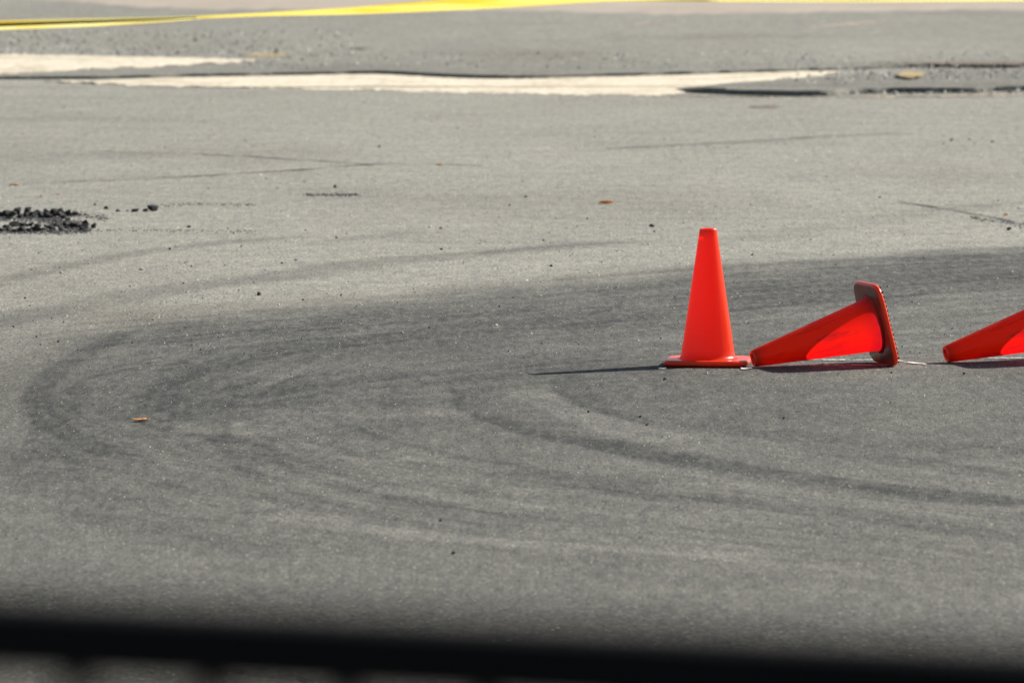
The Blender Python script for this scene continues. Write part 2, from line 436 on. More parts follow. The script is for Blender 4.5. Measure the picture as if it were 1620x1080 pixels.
# the same paving carried on to all sides, 6 mm lower, as far as the horizon
me = mesh_np('paving', [(-900, -60, -.006), (900, -60, -.006), (900, 900, -.006), (-900, 900, -.006)], [(0, 1, 2, 3)])
tag(link('outer_pavement', me, M_ASPH), 'plain grey asphalt running on around the marked lot', kind='structure')

# raised, broken-edged old paving layer far behind
def edge_fn(pts):
    xs = np.array([p[0] for p in pts], float); ys = np.array([p[1] for p in pts], float)
    return lambda u: np.interp(u, xs, ys)
lay_front = edge_fn(smooth_pts([(-900, 132), (-300, 128), (0, 126), (200, 125), (300, 121), (400, 120), (560, 116.5), (620, 117), (690, 122), (790, 125), (900, 122), (1050, 119), (1180, 115), (1290, 112), (1450, 107), (1620, 104), (2400, 100)], 2))
LZ = 0.022
def layer_mesh(name, front, back_v, z, us, rows, jag=0.8, zfun=None):
    fv = front(us) + jag * (fbm(us / 90, us * 0 + 3, 3, 2) - 0.5) * 2
    X0, Y0 = gnd(us, fv)
    X1, Y1 = gnd(us, back_v(us) if callable(back_v) else us * 0 + back_v)
    V = [np.stack([X0, Y0 + .004, us * 0 - 0.004], -1)]
    for t in np.linspace(0, 1, rows) ** 1.5:
        x = X0 + (X1 - X0) * t; y = Y0 + (Y1 - Y0) * t
        zz = (z if zfun is None else zfun(t, us)) + us * 0 + 0.004 * (fbm(x * 2, y * .7, 3, 6) - .5)
        if t == 0: zz = zz - 0.005
        V.append(np.stack([x, y, zz], -1))
        if t == 0:
            V.append(np.stack([x, y + 0.05, zz + 0.005], -1))
    return mesh_np(name, np.concatenate(V), grid_faces(len(V), len(us)))
us = np.linspace(-900, 2500, 900)
me = layer_mesh('old_layer', lay_front, -8.0, LZ, us, 30)
gx = np.empty(len(me.vertices) * 3, np.float32); me.vertices.foreach_get('co', gx); gx = gx.reshape(-1, 3)
gd = np.tile(np.arange(len(me.vertices) // len(us))[:, None], (1, len(us))).ravel()
add_attr(me, 'rubber', np.clip(0.13 + 0.16 * (1 - sstep(3, 11, gd)) + 0.25 * (fbm(gx[:, 0] * .4, gx[:, 1] * .25, 4, 3) - .5), 0, 1))
add_attr(me, 'brown', np.clip(sstep(.5, .8, fbm(gx[:, 0] * .7, gx[:, 1] * .35, 4, 9)) * .6, 0, 1))
tag(link('old_paving_layer', me, M_ASPH), 'raised older asphalt layer with a dark broken front edge', kind='structure')
# lip of broken asphalt in front of the sand on the far side
lip_front = edge_fn(smooth_pts([(1048, 140), (1080, 146), (1150, 150), (1230, 152.5), (1310, 152.5), (1345, 149), (1420, 147), (1500, 148), (1620, 143), (2000, 140)], 2))
lip_back = edge_fn(smooth_pts([(1048, 139), (1100, 136), (1180, 131), (1260, 127), (1330, 122), (1420, 117), (1620, 114), (2000, 112)], 2))
us2 = np.linspace(1050, 1990, 300)
me = layer_mesh('lip', lip_front, lip_back, 0, us2, 14, 1.0,
                lambda t, u: 0.006 + 0.030 * sstep(1048, 1120, u) * (1 - t) ** 1.5)
add_attr(me, 'rubber', np.full(len(me.vertices), 0.34))
tag(link('broken_pavement_lip', me, M_ASPH), 'dark curled lip of broken asphalt lying over the end of the sand strip', kind='structure')
# far dirt shoulder
fd = edge_fn(smooth_pts([(-900, -14), (-300, -10), (0, -4), (130, 4), (220, 12), (350, 15.5), (540, 15), (800, 17), (1000, 22), (1150, 24), (1400, 18), (1620, 15), (2500, 14)], 2))
fv = fd(us) + 2.6 * (fbm(us / 30, us * 0, 4, 5) - .5) * 2
X0, Y0 = gnd(us, fv, LZ)
rowsV = [np.stack([X0, Y0, us * 0 + LZ - .002], -1)]
for k in (1.004, 1.03, 1.08, 1.2, 1.6, 3, 9): rowsV.append(np.stack([X0 * k, Y0 * k, us * 0 + LZ + .005], -1))
me = mesh_np('shoulder', np.concatenate(rowsV), grid_faces(len(rowsV), len(us)))
tag(link('dirt_ground', me, M_DIRT), 'tan bare dirt ground at the far edge of the asphalt', kind='structure')

def patch(name, top, bot, u0, u1, z, mat, label, hgt=0.012, jag=1.2, n=420, rows=15, cat='sand', kind='stuff'):
    u = np.linspace(u0, u1, n)
    tv = top(u) + jag * (fbm(u / 9, u * 0 + 1, 4, 7) - .5) * 2
    bv = bot(u) + jag * (fbm(u / 9, u * 0 + 5, 4, 8) - .5) * 2
    mid = (tv + bv) / 2; tv = np.minimum(tv, mid - .05); bv = np.maximum(bv, mid + .05)
    V = []; E = []
    for t in np.linspace(0, 1, rows):
        x, y = gnd(u, tv + (bv - tv) * t, z)
        bulge = hgt * (1 - abs(2 * t - 1) ** 2.0) * min(1, t * 1.3)
        zz = z + 0.0015 + bulge * (0.6 + 0.8 * fbm(x * 1.5, y * .8, 3, 11))
        if t in (0, 1): zz = zz * 0 + z - 0.0005
        V.append(np.stack([x, y, zz], -1))
        E.append(np.minimum(min(t, 1 - t) * (bv - tv) / 3.2, np.minimum(u - u0, u1 - u) / 25.0))
    pm = mesh_np(name, np.concatenate(V), grid_faces(rows, n)); add_attr(pm, 'edge', np.clip(np.concatenate(E), 0, 1.6))
    o = link(name, pm, mat)
    return tag(o, label, cat, kind=kind)
st = edge_fn(smooth_pts([(70, 129), (160, 127), (250, 122.5), (400, 120), (560, 116.5), (620, 117), (690, 122), (790, 125.5), (900, 122), (1050, 119), (1180, 115), (1290, 112), (1340, 113)], 2))
sb = edge_fn(smooth_pts([(70, 130), (120, 133), (250, 138), (400, 141), (560, 143), (700, 147), (850, 150), (1000, 152.5), (1060, 152), (1090, 147), (1130, 137), (1200, 131), (1290, 121), (1340, 115)], 2))
patch('sand_strip', st, sb, 72, 1335, 0, M_SAND, 'long pale strip of sand lying against the raised asphalt edge')
st2 = edge_fn([(-700, 78), (0, 84), (150, 88), (300, 91), (400, 94.5), (412, 96)])
sb2 = edge_fn([(-700, 124), (0, 118), (80, 115), (150, 110), (230, 108), (400, 98.5), (412, 97)])
patch('sand_patch', st2, sb2, -690, 411, LZ, M_SAND, 'tapering pale sand patch on top of the raised asphalt layer', 0.015)
st3 = edge_fn([(1000, 152), (1100, 151), (1300, 154), (1620, 148), (1900, 146)])
sb3 = edge_fn([(1000, 152.5), (1100, 154), (1300, 155.5), (1500, 155), (1620, 152), (1900, 149)])
patch('dirt_strip', st3, sb3, 1010, 1890, 0, M_TAN, 'thin line of tan sand along the front of the broken asphalt lip', 0.006)
M_OCHRE = m_patch('ochre_dirt', (0.34, 0.26, 0.14), (0.42, 0.33, 0.18))
M_BROWN = m_patch('brown_dirt', (0.16, 0.13, 0.10), (0.22, 0.18, 0.14)); M_STAIN = m_patch('dark_stain', (0.05, 0.05, 0.05), (0.08, 0.08, 0.075))
for (a, b, c, d, z, mt, lab) in ((372, 470, 84, 91, LZ, M_OCHRE, 'thin ochre dirt streak at the tip of the tapering sand patch'), (470, 560, 86, 90, LZ, M_BROWN, 'brownish dirt streak past the tip of the tapering sand patch'),
                                 (548, 600, 76, 80, LZ, M_STAIN, 'short dark stain on the raised asphalt layer'), (1415, 1465, 112, 124, .030, M_OCHRE, 'ochre dirt spot in the mixed gravel by the asphalt lip'),
                                 (1370, 1800, 97, 104, LZ, M_BROWN, 'brown dirt band behind the mixed gravel'), (1180, 1240, 166, 172, 0, M_BROWN, 'small faint brown stain in front of the broken asphalt lip')):
    mu = (a + b) / 2; mv = (c + d) / 2
    patch('dirt_patch', edge_fn([(a, mv), (a * .75 + b * .25, c * .8 + mv * .2), (mu, c + .6), (a * .3 + b * .7, c), (b, mv - 1)]), edge_fn([(a, mv + 1), (a * .8 + b * .2, d * .7 + mv * .3), (mu, d), (a * .2 + b * .8, d * .6 + mv * .4), (b, mv)]), a, b, z, mt, lab, 0.004, 1.6, 120)
for (a, b, c, d, lab) in ((1275, 1425, 33, 43, 'faint tan dirt streak on the far asphalt near the gravel end'), (970, 1080, 33, 40, 'short faint tan dirt streak on the far asphalt past the sand strip')):
    mu = (a + b) / 2
    T = edge_fn([(a, d), (mu, c + 2), (b, c)]); B = edge_fn([(a, d + 1), (mu, d - 1), (b, c + 1)])
    patch('dirt_streak', T, B, a, b, LZ, M_TAN, lab, 0.003, 1.0, 120)

# ------------------------------------------------------------------ loose grains
def grains(name, X, Y, R, mat, label, cat, z=0.0, flat=0.8, parent=None, k=4, tone=False):
    n = len(X)
    ang = rng.random(n) * 6.283
    base = np.zeros((n, k + 1, 3))
    for i in range(k):
        a = ang + i * 2 * math.pi / k + (rng.random(n) - .5) * .7
        rr = R * (0.7 + 0.6 * rng.random(n))
        base[:, i, 0] = X + rr * np.cos(a); base[:, i, 1] = Y + rr * np.sin(a); base[:, i, 2] = z - 0.0004
    base[:, k, 0] = X + (rng.random(n) - .5) * R * .8; base[:, k, 1] = Y + (rng.random(n) - .5) * R * .8
    base[:, k, 2] = z + R * flat * (0.8 + 0.8 * rng.random(n))
    off = (np.arange(n) * (k + 1))[:, None, None]
    f = np.array([(i, (i + 1) % k, k) for i in range(k)])[None] + off
    me = mesh_np(name, base.reshape(-1, 3), f.reshape(-1, 3))
    if tone:
        depth = Y * CP + CAM_H * SP
        pu = 810 + X / depth * F; pv = 540 + (CAM_H * CP - Y * SP) / depth * F
        ci = np.clip(np.rint((pu - ucol[0]) / (ucol[1] - ucol[0])).astype(int), 0, 699)
        ri = np.clip(np.rint((pv - vrow[0]) / (vrow[1] - vrow[0])).astype(int), 0, 759)
        add_attr(me, 'rubber', np.repeat(np.clip(rub, 0, .9)[ri, ci], k + 1))
    o = link(name, me, mat, parent)
    return tag(o, label, cat, kind='stuff')
N = 260000
dd = 1 / (1 / 11.5 + rng.random(N) * (1 / 50 - 1 / 11.5))
xx = (rng.random(N) - .5) * dd * 0.205
R = (0.0012 + 0.0020 * rng.random(N) ** 3) * (0.7 + dd / 60)
grains('loose_grit', xx, dd, R, M_GRIT, 'fine loose grit strewn all over the asphalt', 'grit', k=3, tone=True)
N = 2600
vv = 230 + 330 * rng.random(N) ** 1.0; uu = -100 + 1820 * rng.random(N)
x, y = gnd(uu, vv)
grains('coarse_grit', x, y, 0.0025 + 0.0045 * rng.random(N) ** 3, M_GRIT, 'coarser loose chippings lying beyond and along the dark tyre sweep', 'grit', tone=True)
N = 7000
dd = 1 / (1 / 11.5 + rng.random(N) * (1 / 21 - 1 / 11.5)); xx = (rng.random(N) - .5) * dd * 0.19
grains('pale_chips', xx, dd, 0.0013 + 0.0016 * rng.random(N) ** 2, M_CHIP, 'tiny cream stone chips glinting in the near asphalt', 'grit', k=4)
# gravel beds on the far side
def cloud(n, u0, u1, v0, v1, z, pu=1.0, pv=1.0):
    u = u0 + (u1 - u0) * rng.random(n) ** pu
    v = v0 + (v1 - v0) * rng.random(n) ** pv
    return gnd(u, v, z)
x, y = cloud(2600, -250, 560, 46, 89, LZ, 1.9, 0.8)
grains('gravel', x, y, 0.004 + 0.014 * rng.random(len(x)) ** 3, M_GRAVEL, 'dark scattered gravel behind the tapering sand patch', 'gravel', LZ)
x, y = cloud(2400, 1230, 1800, 104, 150, 0.012, 0.6)
grains('gravel', x, y, 0.004 + 0.014 * rng.random(len(x)) ** 3, M_GRAVEL, 'mixed pale and dark gravel heaped by the broken asphalt lip', 'gravel', 0.012)
x, y = cloud(1100, 350, 1620, 82, 108, LZ)
grains('gravel', x, y, 0.004 + 0.010 * rng.random(len(x)) ** 3, M_GRAVEL, 'thin line of brownish gravel along the top of the raised asphalt', 'gravel', LZ)
x, y = cloud(340, 0, 1620, 150, 235, 0)
grains('gravel', x, y, 0.003 + 0.006 * rng.random(len(x)) ** 3, M_GRAVEL, 'sparse small stones on the pale asphalt in front of the sand strip', 'gravel', 0)

# ------------------------------------------------------------------ cracks (parts of the ground)
def crack(pts, width):
    P = px_line(pts, 2)
    # resample and roughen
    Q = []
    for a, b in zip(P[:-1], P[1:]):
        m = max(2, int(math.hypot(b[0] - a[0], b[1] - a[1]) / 0.06))
        for i in range(m): Q.append((a[0] + (b[0] - a[0]) * i / m, a[1] + (b[1] - a[1]) * i / m))
    Q.append(P[-1])
    L, Rr = [], []
    n = len(Q)
    for i, (x, y) in enumerate(Q):
        j = min(i + 1, n - 1); k = max(i - 1, 0)
        tx, ty = Q[j][0] - Q[k][0], Q[j][1] - Q[k][1]; l = math.hypot(tx, ty) + 1e-9
        nx, ny = -ty / l, tx / l
        f = min(1, i / (n * .15), (n - 1 - i) / (n * .15))
        ww = 0.5 * width * (0.25 + 0.75 * f) * (0.5 + float(vn(i * .35, 3)) * 1.0) / 2
        ox = (float(vn(i * .25, 7.5)) - .5) * 0.03; oy = (float(vn(i * .25, 17.5)) - .5) * 0.09
        L.append((x + nx * ww + ox, y + ny * ww + oy, 0.004)); Rr.append((x - nx * ww + ox, y - ny * ww + oy, 0.004))
    V = np.array(L + Rr)
    f = np.array([(i, i + 1, n + i + 1, n + i) for i in range(n - 1)])
    return link('crack', mesh_np('crack', V, f), M_CRACK, ground)
crack([(-60, 297), (0, 293), (150, 287), (320, 279), (470, 270), (560, 263), (620, 259), (700, 261), (770, 263)], 0.075)
crack([(385, 247), (450, 253), (520, 256), (590, 262)], 0.07)
crack([(95, 240), (190, 241), (265, 243), (330, 245), (390, 249)], 0.06)
crack([(950, 236), (1060, 231), (1180, 225), (1300, 216)], 0.04)
crack([(1420, 320), (1490, 331), (1560, 342), (1600, 351), (1660, 362)], 0.05)
crack([(1480, 333), (1560, 326), (1640, 320)], 0.035)
crack([(345, 1063), (385, 1068), (420, 1071), (500, 1080)], 0.02)
crack([(600, 996), (650, 994), (720, 990)], 0.02)

# ------------------------------------------------------------------ chalk box remnants round the cones
chalk_bits = [([(1042, 584.5), (1054, 583.6)], 0.06), ([(1172, 584), (1190, 582.5)], 0.10), ([(1270, 570.2), (1330, 570.5), (1395, 570.5)], 0.030),
              ([(1418, 571), (1440, 575), (1466, 577.4)], 0.055), ([(1190, 583), (1240, 579.6), (1330, 579), (1420, 578.6)], 0.025),
              ([(1534, 568.2), (1580, 567.6), (1660, 567.2)], 0.030), ([(1434, 574.6), (1448, 576.2), (1462, 577.8)], 0.05)]
chm = []
V = []; Fc = []
for pts, wd in chalk_bits[:-1]:
    P = [tuple(map(float, gnd(u, v))) for u, v in smooth_pts(pts, 2)]
    b = len(V)
    for i, (x, y) in enumerate(P):
        h = wd * (0.35 + 0.65 * math.sin(math.pi * (i + .5) / len(P)))
        V += [(x, y - h / 2, 0.004), (x, y + h / 2, 0.004)]
    for i in range(len(P) - 1):
        Fc.append((b + 2 * i, b + 2 * i + 2, b + 2 * i + 3, b + 2 * i + 1))
tag(link('chalk_marking', mesh_np('chalk', V, Fc), M_CHALK), 'worn white chalk marks on the asphalt around the cones', kind='structure')

# ------------------------------------------------------------------ traffic cones
CH = 0.450
def lathe(profile, n=56):
    V = []; Fq = []
    for r, z in profile:
        for i in range(n):
            a = 2 * math.pi * i / n; V.append((r * math.cos(a), r * math.sin(a), z))
    for j in range(len(profile) - 1):
        for i in range(n):
            Fq.append((j * n + i, j * n + (i + 1) % n, (j + 1) * n + (i + 1) % n, (j + 1) * n + i))
    return np.array(V), np.array(Fq)
M_STUD = m_plain('grimy_stud', (0.30, 0.03, 0.012), 0.7, 0.2)
def cone_meshes():
    r0, r1 = 0.0895, 0.0285
    prof = [(0.1005, 0.0215), (0.0955, 0.0235), (0.0918, 0.0275), (r0 - .0012, 0.034)]
    zt = CH - 0.006
    for k in range(1, 25):
        z = 0.034 + (zt - 0.034) * k / 24
        prof.append((r0 - .0012 + (r1 - r0 + .0012) * k / 24, z))
    body = prof
    V, Fq = lathe(body)
    mb = mesh_np('cone_body', V, Fq, True)
    dirt = np.clip(1 - (V[:, 2] - .02) / .09, 0, 1) ** 2 * .8 + np.clip((V[:, 2] - .40) / .06, 0, 1) * .5
    add_attr(mb, 'dirt', dirt)
    V, Fq = lathe([(r1, zt), (r1 - .0004, CH - .003), (r1 - .0022, CH - .0007), (r1 - .005, CH), (r1 - .0075, CH - .001), (r1 - .009, CH - .004), (r1 - .0092, CH - .02)])
    mr = mesh_np('cone_rim', V, Fq, True)
    add_attr(mr, 'dirt', np.full(len(V), .3))
    # base plate: rounded square with a round opening in the middle
    n = 64; hw = 0.140; rc = 0.036
    def sq(i, s):
        a = 2 * math.pi * (i + .5) / n
        c, s_ = math.cos(a), math.sin(a)
        p = 6.5
        q = (abs(c) ** p + abs(s_) ** p) ** (-1 / p)
        return hw * s * q * c, hw * s * q * s_
    loops = []; dl = []
    for s, z, d in ((.945, .0040, .3), (.98, .0058, .2), (.997, .0095, .05), (1.0, .0125, .05), (.995, .0160, .05), (.98, .0195, .2), (.955, .0217, .75), (.92, .0224, .95)):
        loops.append([(*sq(i, s), z) for i in range(n)]); dl += [d] * n
    for r, z, d in ((.1010, .0212, 1), (.088, .0212, .5), (.086, .0040, .5), (.100, .0040, .4)):
        loops.append([(r * math.cos(2 * math.pi * (i + .5) / n), r * math.sin(2 * math.pi * (i + .5) / n), z) for i in range(n)]); dl += [d] * n
    V = np.array(loops).reshape(-1, 3); m = len(loops)
    Fq = []
    for j in range(m):
        k = (j + 1) % m
        for i in range(n):
            Fq.append((j * n + i, j * n + (i + 1) % n, k * n + (i + 1) % n, k * n + i))
    mp = mesh_np('cone_base', V, Fq, True)
    add_attr(mp, 'dirt', np.array(dl))
    bm = bmesh.new()
    for side in range(4):
        for i in range(15):
            t = -0.112 + 0.224 * i / 14
            x, y = [(t, .127), (t, -.127), (.127, t), (-.127, t)][side]
            mat = Matrix.Translation((x, y, .0028)) @ Matrix.Diagonal((.006, .006, .0056, 1))
            bmesh.ops.create_cube(bm, size=1, matrix=mat)
    for sx in (-1, 1):
        for sy in (-1, 1):
            bmesh.ops.create_cube(bm, size=1, matrix=Matrix.Translation((.10 * sx, .10 * sy, .0024)) @ Matrix.Diagonal((.02, .02, .005, 1)))
    mf = mesh_bm('cone_studs', bm)
    return mb, mr, mp, mf
def make_cone(mats, label):
    root = bpy.data.objects.new('traffic_cone', None); COL.objects.link(root)
    tag(root, label, 'traffic cone', 'orange traffic cones in a row')
    mb, mr, mp, mf = cone_meshes()
    body = link('cone_body', mb, mats[0], root)
    link('tip_rim', mr, mats[1], body)
    base = link('base_plate', mp, mats[1], root)
    tag(link('foot_studs', mf, M_STUD, base), kind='stuff')
    return root, [mb, mr, mp, mf]
c1, _ = make_cone((M_CONE, M_BASE), 'clean glossy orange red traffic cone standing upright')
x, y = gnd(1120, 577)
c1.location = (float(x), float(y), 0.0); c1.rotation_euler = (0, 0, math.radians(-7))

def lay_cone(root, meshes, az, tip_px):
    """lay a cone on its side, resting on one edge of the plate and on the tip"""
    V = np.concatenate([np.array([v.co[:] for v in m.vertices]) for m in meshes])
    h = Vector((-math.cos(az), -math.sin(az), 0)); side = Vector((0, 0, 1)).cross(h).normalized()
    def rot(t):
        a = h * math.cos(t) - Vector((0, 0, 1)) * math.sin(t)
        return Matrix((side, a.cross(side), a)).transposed()
    lo, hi = 0.0, 0.6
    for _ in range(40):
        t = (lo + hi) / 2
        Z = V @ np.array(rot(t))[2]
        if Z[V[:, 2] > .3].min() > Z[V[:, 2] < .03].min(): lo = t
        else: hi = t
    Rm = rot(t); W = V @ np.array(Rm).T
    zmin = W[:, 2].min()
    tips = W[V[:, 2] > .44]; tp = tips[tips[:, 2].argmin()]
    x, y = gnd(*tip_px)
    root.matrix_world = Matrix.Translation((float(x) - tp[0], float(y) - tp[1], -zmin + 0.0005)) @ Rm.to_4x4()
c2, ms = make_cone((M_CONED, M_BASED), 'scuffed orange red cone lying on its side beside the upright cone, dirty base showing')
lay_cone(c2, ms, math.radians(15), (1195, 580.5))
c3, ms = make_cone((M_CONED, M_BASED), 'fallen orange red cone at the end of the row, farthest from the upright cone')
lay_cone(c3, ms, math.radians(14), (1500, 573.5))

# ------------------------------------------------------------------ stones, asphalt chunks, leaves
def rock_mesh(name, seed, boxy=0.5, n=15):
    r = random.Random(seed); bm = bmesh.new()
    for i in range(n):
        v = Vector((r.gauss(0, 1), r.gauss(0, 1), r.gauss(0, 1))).normalized()
        m = max(abs(v.x), abs(v.y), abs(v.z))
        v = v * (1 - boxy) + (v / m) * boxy
        bm.verts.new(v * r.uniform(.88, 1.08))
    res = bmesh.ops.convex_hull(bm, input=bm.verts[:])
    junk = [g for g in res['geom_interior'] if isinstance(g, bmesh.types.BMVert)]
    if junk: bmesh.ops.delete(bm, geom=junk, context='VERTS')
    zs = [v.co.z for v in bm.verts]; lo, hi = min(zs), max(zs)
    for v in bm.verts: v.co.z = (v.co.z - lo) / (hi - lo)      # base on z = 0, unit height
    xs = [v.co.x for v in bm.verts]; s = 1 / (max(xs) - min(xs))
    for v in bm.verts: v.co.x *= s; v.co.y *= s
    return mesh_bm(name, bm)
def variants(mat, tagname, n=6, boxy=0.5, pts=15):
    out = []
    for i in range(n):
        m = rock_mesh(tagname, 100 + i * 7 + len(tagname), boxy, pts); m.materials.append(mat); out.append(m)
    return out
RK_CH = variants(M_CHUNK, 'asphalt_chunk', 9, 0.75, 12); RK_B = variants(M_CHUNK, 'asphalt_block', 3, 0.97, 30); RK_D = variants(M_DARK, 'stone_dark', 5); RK_P = variants(M_PALE, 'stone_pale', 4)
cnt = 0
def rock(name, me_list, u, v, wpx, hpx, label, cat, group, z=0.0, dy=0.0):
    """u, v: pixel of the foot; width and height in pixels at that distance"""
    global cnt; cnt += 1
    x, y = gnd(u, v); x = float(x); y = float(y) + dy
    s = math.hypot(y, CAM_H) / F
    o = link(name, me_list[cnt % len(me_list)])
    o.location = (x, y, z - 0.0008)
    if name == 'asphalt_chunk' and group == G:
        f = random.uniform(.6, 1.12); wpx *= f; hpx = min(hpx * random.uniform(.65, 1.1) * (f ** .5), wpx * .95)
    o.scale = (wpx * s, wpx * s * random.uniform(.7, 1.2), hpx * s)
    tl = 0.22 if name == 'asphalt_chunk' else 0.0
    o.rotation_euler = (random.uniform(-tl, tl), random.uniform(-tl, tl), random.uniform(0, 6.28))
    return tag(o, label, cat, group)
G = 'heaped black asphalt chunks'
LAB = 'black asphalt chunk heaped in the rubble pile'
# back rank
for (u, v, wd, h) in [(-22, 343, 20, 14), (-8, 342, 18, 13), (9, 343, 17, 12), (20, 343, 15, 11), (31, 343, 14, 11), (42, 344, 15, 11), (53, 344, 16, 13), (64, 343, 12, 10), (74, 345, 15, 12), (86, 343, 16, 11), (97, 343, 15, 12), (108, 342, 13, 10), (118, 342, 11, 8), (127, 341, 10, 7),
                      (14, 340, 14, 13), (28, 339, 15, 14), (45, 339, 16, 16), (58, 340, 13, 14), (72, 340, 14, 15), (84, 339, 12, 19), (97, 339, 14, 18), (108, 340, 12, 14), (135, 341, 8, 6), (100, 347, 14, 10), (108, 351, 13, 10)]:
    rock('asphalt_chunk', RK_CH, u, v, wd, h, LAB + ', in the rank nearer the long crack', 'asphalt chunk', G)
# front rank
for (u, v, wd, h) in [(-18, 366, 20, 13), (2, 366, 17, 11), (13, 366, 13, 10), (23, 367, 17, 10), (35, 367, 14, 9), (47, 367, 13, 8), (58, 366, 13, 9), (70, 365, 14, 10), (82, 364, 16, 10), (96, 363, 15, 12), (113, 361, 16, 13), (125, 361, 9, 9), (136, 362, 9, 10),
                      (21, 359, 16, 9), (33, 358, 16, 10), (46, 358, 15, 10), (60, 360, 13, 8), (74, 360, 13, 8), (88, 358, 14, 8), (8, 362, 12, 8), (103, 358, 12, 9)]:
    rock('asphalt_chunk', RK_CH, u, v, wd, h, LAB + ', in the rank nearer the tyre arcs', 'asphalt chunk', G)
for i in range(90):
    bk = i % 2; u = random.uniform(-25, 122 if bk else 140); wd = random.uniform(5, 11)
    v = (random.uniform(338, 347) if bk else random.uniform(355, 368))
    rock('asphalt_chunk', RK_CH, u, v, wd, wd * random.uniform(.5, .9), 'small black asphalt lump among the bigger chunks of the rubble pile', 'asphalt chunk', G)
rock('asphalt_chunk', RK_B, 149, 361, 13, 12, 'squarish black asphalt chunk at the end of the rubble pile', 'asphalt chunk', G)
rock('asphalt_chunk', RK_B, 241, 334, 18, 10, 'largest lone black asphalt chunk lying apart from the rubble pile', 'asphalt chunk', 'asphalt chunks lying apart')
rock('asphalt_chunk', RK_CH, 229, 334.5, 9, 5, 'flat black asphalt chunk against the largest lone chunk', 'asphalt chunk', 'asphalt chunks lying apart')
rock('asphalt_chunk', RK_CH, 213, 335, 12, 7, 'black asphalt chunk second from the largest lone chunk', 'asphalt chunk', 'asphalt chunks lying apart')
for (u, v, wd, h) in [(202, 334.5, 5, 2.5), (186, 335, 8, 5), (168, 331, 7, 5), (150, 325, 4, 4)]:
    rock('asphalt_chunk', RK_CH, u, v, wd, h, 'small black crumb of asphalt between the rubble pile and the lone chunks', 'asphalt chunk', 'asphalt crumbs lying apart')
# crumbs and dirt lines round the pile
def crumbs(pts, n, spread_px, r, label):
    P = smooth_pts(pts, 2); U = np.array([p[0] for p in P]); Vv = np.array([p[1] for p in P])
    t = rng.random(n) * (len(P) - 1)
    u = np.interp(t, np.arange(len(P)), U) + rng.normal(0, spread_px * 2, n)
    v = np.interp(t, np.arange(len(P)), Vv) + rng.normal(0, spread_px, n)
    x, y = gnd(u, v)
    grains('asphalt_crumbs', x, y, r * (0.4 + rng.random(n)), M_CRUMB, label, 'rubble')
crumbs([(-40, 366), (20, 367), (80, 367), (140, 365)], 1100, 2.2, 0.005, 'fine dark rubble spilling along the front of the chunk pile')
crumbs([(-20, 345), (60, 346), (90, 349), (125, 358)], 1500, 3.4, 0.005, 'fine dark rubble between the two ranks of chunks')
crumbs([(150, 365), (220, 364), (300, 366), (400, 367)], 170, 1.6, 0.004, 'thin line of dark crumbs trailing away from the pile')
crumbs([(110, 338), (140, 342), (165, 345)], 300, 3.0, 0.004, 'dark crumbs scattered behind the squarish end chunk')
crumbs([(250, 326), (300, 324), (350, 323), (400, 325)], 150, 1.5, 0.004, 'faint dark crumb line past the largest lone chunk')
crumbs([(485, 308.5), (525, 309), (565, 308.5)], 240, 1.0, 0.005, 'short dark crumb line on the pale asphalt')
crumbs([(1540, 345), (1590, 352), (1640, 362)], 260, 1.8, 0.004, 'dark crumbs along the crack behind the fallen cones')

def near(u, v):
    if v < 240: return 'on the pale asphalt between the long cracks and the sand strip'
    if v < 345: return 'on the pale asphalt beyond the rubble pile and the orange leaf'
    if v > 560: return 'on the dark asphalt on the fence side of the cones'
    if u < 350: return 'among the faint tyre arcs next to the rubble pile'
    if u < 640: return 'among the faint tyre arcs past the crumb lines'
    if u < 960: return 'along the long tyre arc that runs behind the upright cone'
    return 'on the asphalt behind the cones, short of the crack'
SG = 'loose dark stones on the asphalt'
def dstone(u, v, wd, h, lab): rock('stone', RK_D, u, v, wd, h, lab, 'stone', SG)
dstone(1031, 359, 8, 5, 'dark angular stone on pale asphalt just behind the upright cone')
dstone(410, 467, 7, 6, 'dark stone on the far edge of the dark tyre sweep')
dstone(40, 473, 6, 4, 'dark stone between two faint tyre arcs, on the rubble pile side')
dstone(697, 824, 5, 4.5, 'small dark stone alone on the smooth near asphalt')
dstone(717, 876, 6, 5, 'dark stone nearest the fence rail')
dstone(1597, 364, 9, 5, 'dark stone lying in the crack behind the fallen cones')
dstone(1052, 601, 6, 5, 'dark pebble just in front of the upright cone base corner')
dstone(1525, 592, 6, 4, 'dark pebble in front of the fallen cone at the end of the row')
dstone(1013, 660, 5, 4, 'dark pebble between the two inner tyre arcs')
dstone(1023, 673, 4, 3.4, 'smaller dark pebble by the inner tyre arc, next to another pebble')
for (u, v, wd, h) in [(299, 360, 6, 4), (269, 395, 4, 4), (303, 422, 3.5, 3), (446, 417, 4, 3), (532, 377, 4, 3.5), (697, 362, 4.5, 3), (698, 395, 5, 3), (806, 326, 4.5, 3.5), (832, 312, 4, 3), (929, 347, 3.5, 3), (872, 422, 5, 4), (860, 381, 4, 3), (540, 468, 4, 3.5), (92, 541, 4, 3.5), (21, 518, 4, 3.5), (530, 297, 5, 5), (679, 519, 4, 3), (790, 486, 3.5, 3), (1392, 313, 4, 3), (1505, 223, 5, 4), (600, 233, 4, 3), (1035, 367, 4, 3), (290, 449, 4, 3), (479, 475, 4, 3), (1190, 404, 4, 3), (1570, 225, 5, 3), (931, 652, 4, 3.4), (1240, 662, 4, 3), (1410, 590, 4, 3)]:
    dstone(u, v, wd, h, 'tiny dark stone ' + near(u, v))
PG = 'loose pale stones on the asphalt'
def pstone(u, v, wd, h, lab): rock('stone', RK_P, u, v, wd, h, lab, 'stone', PG)
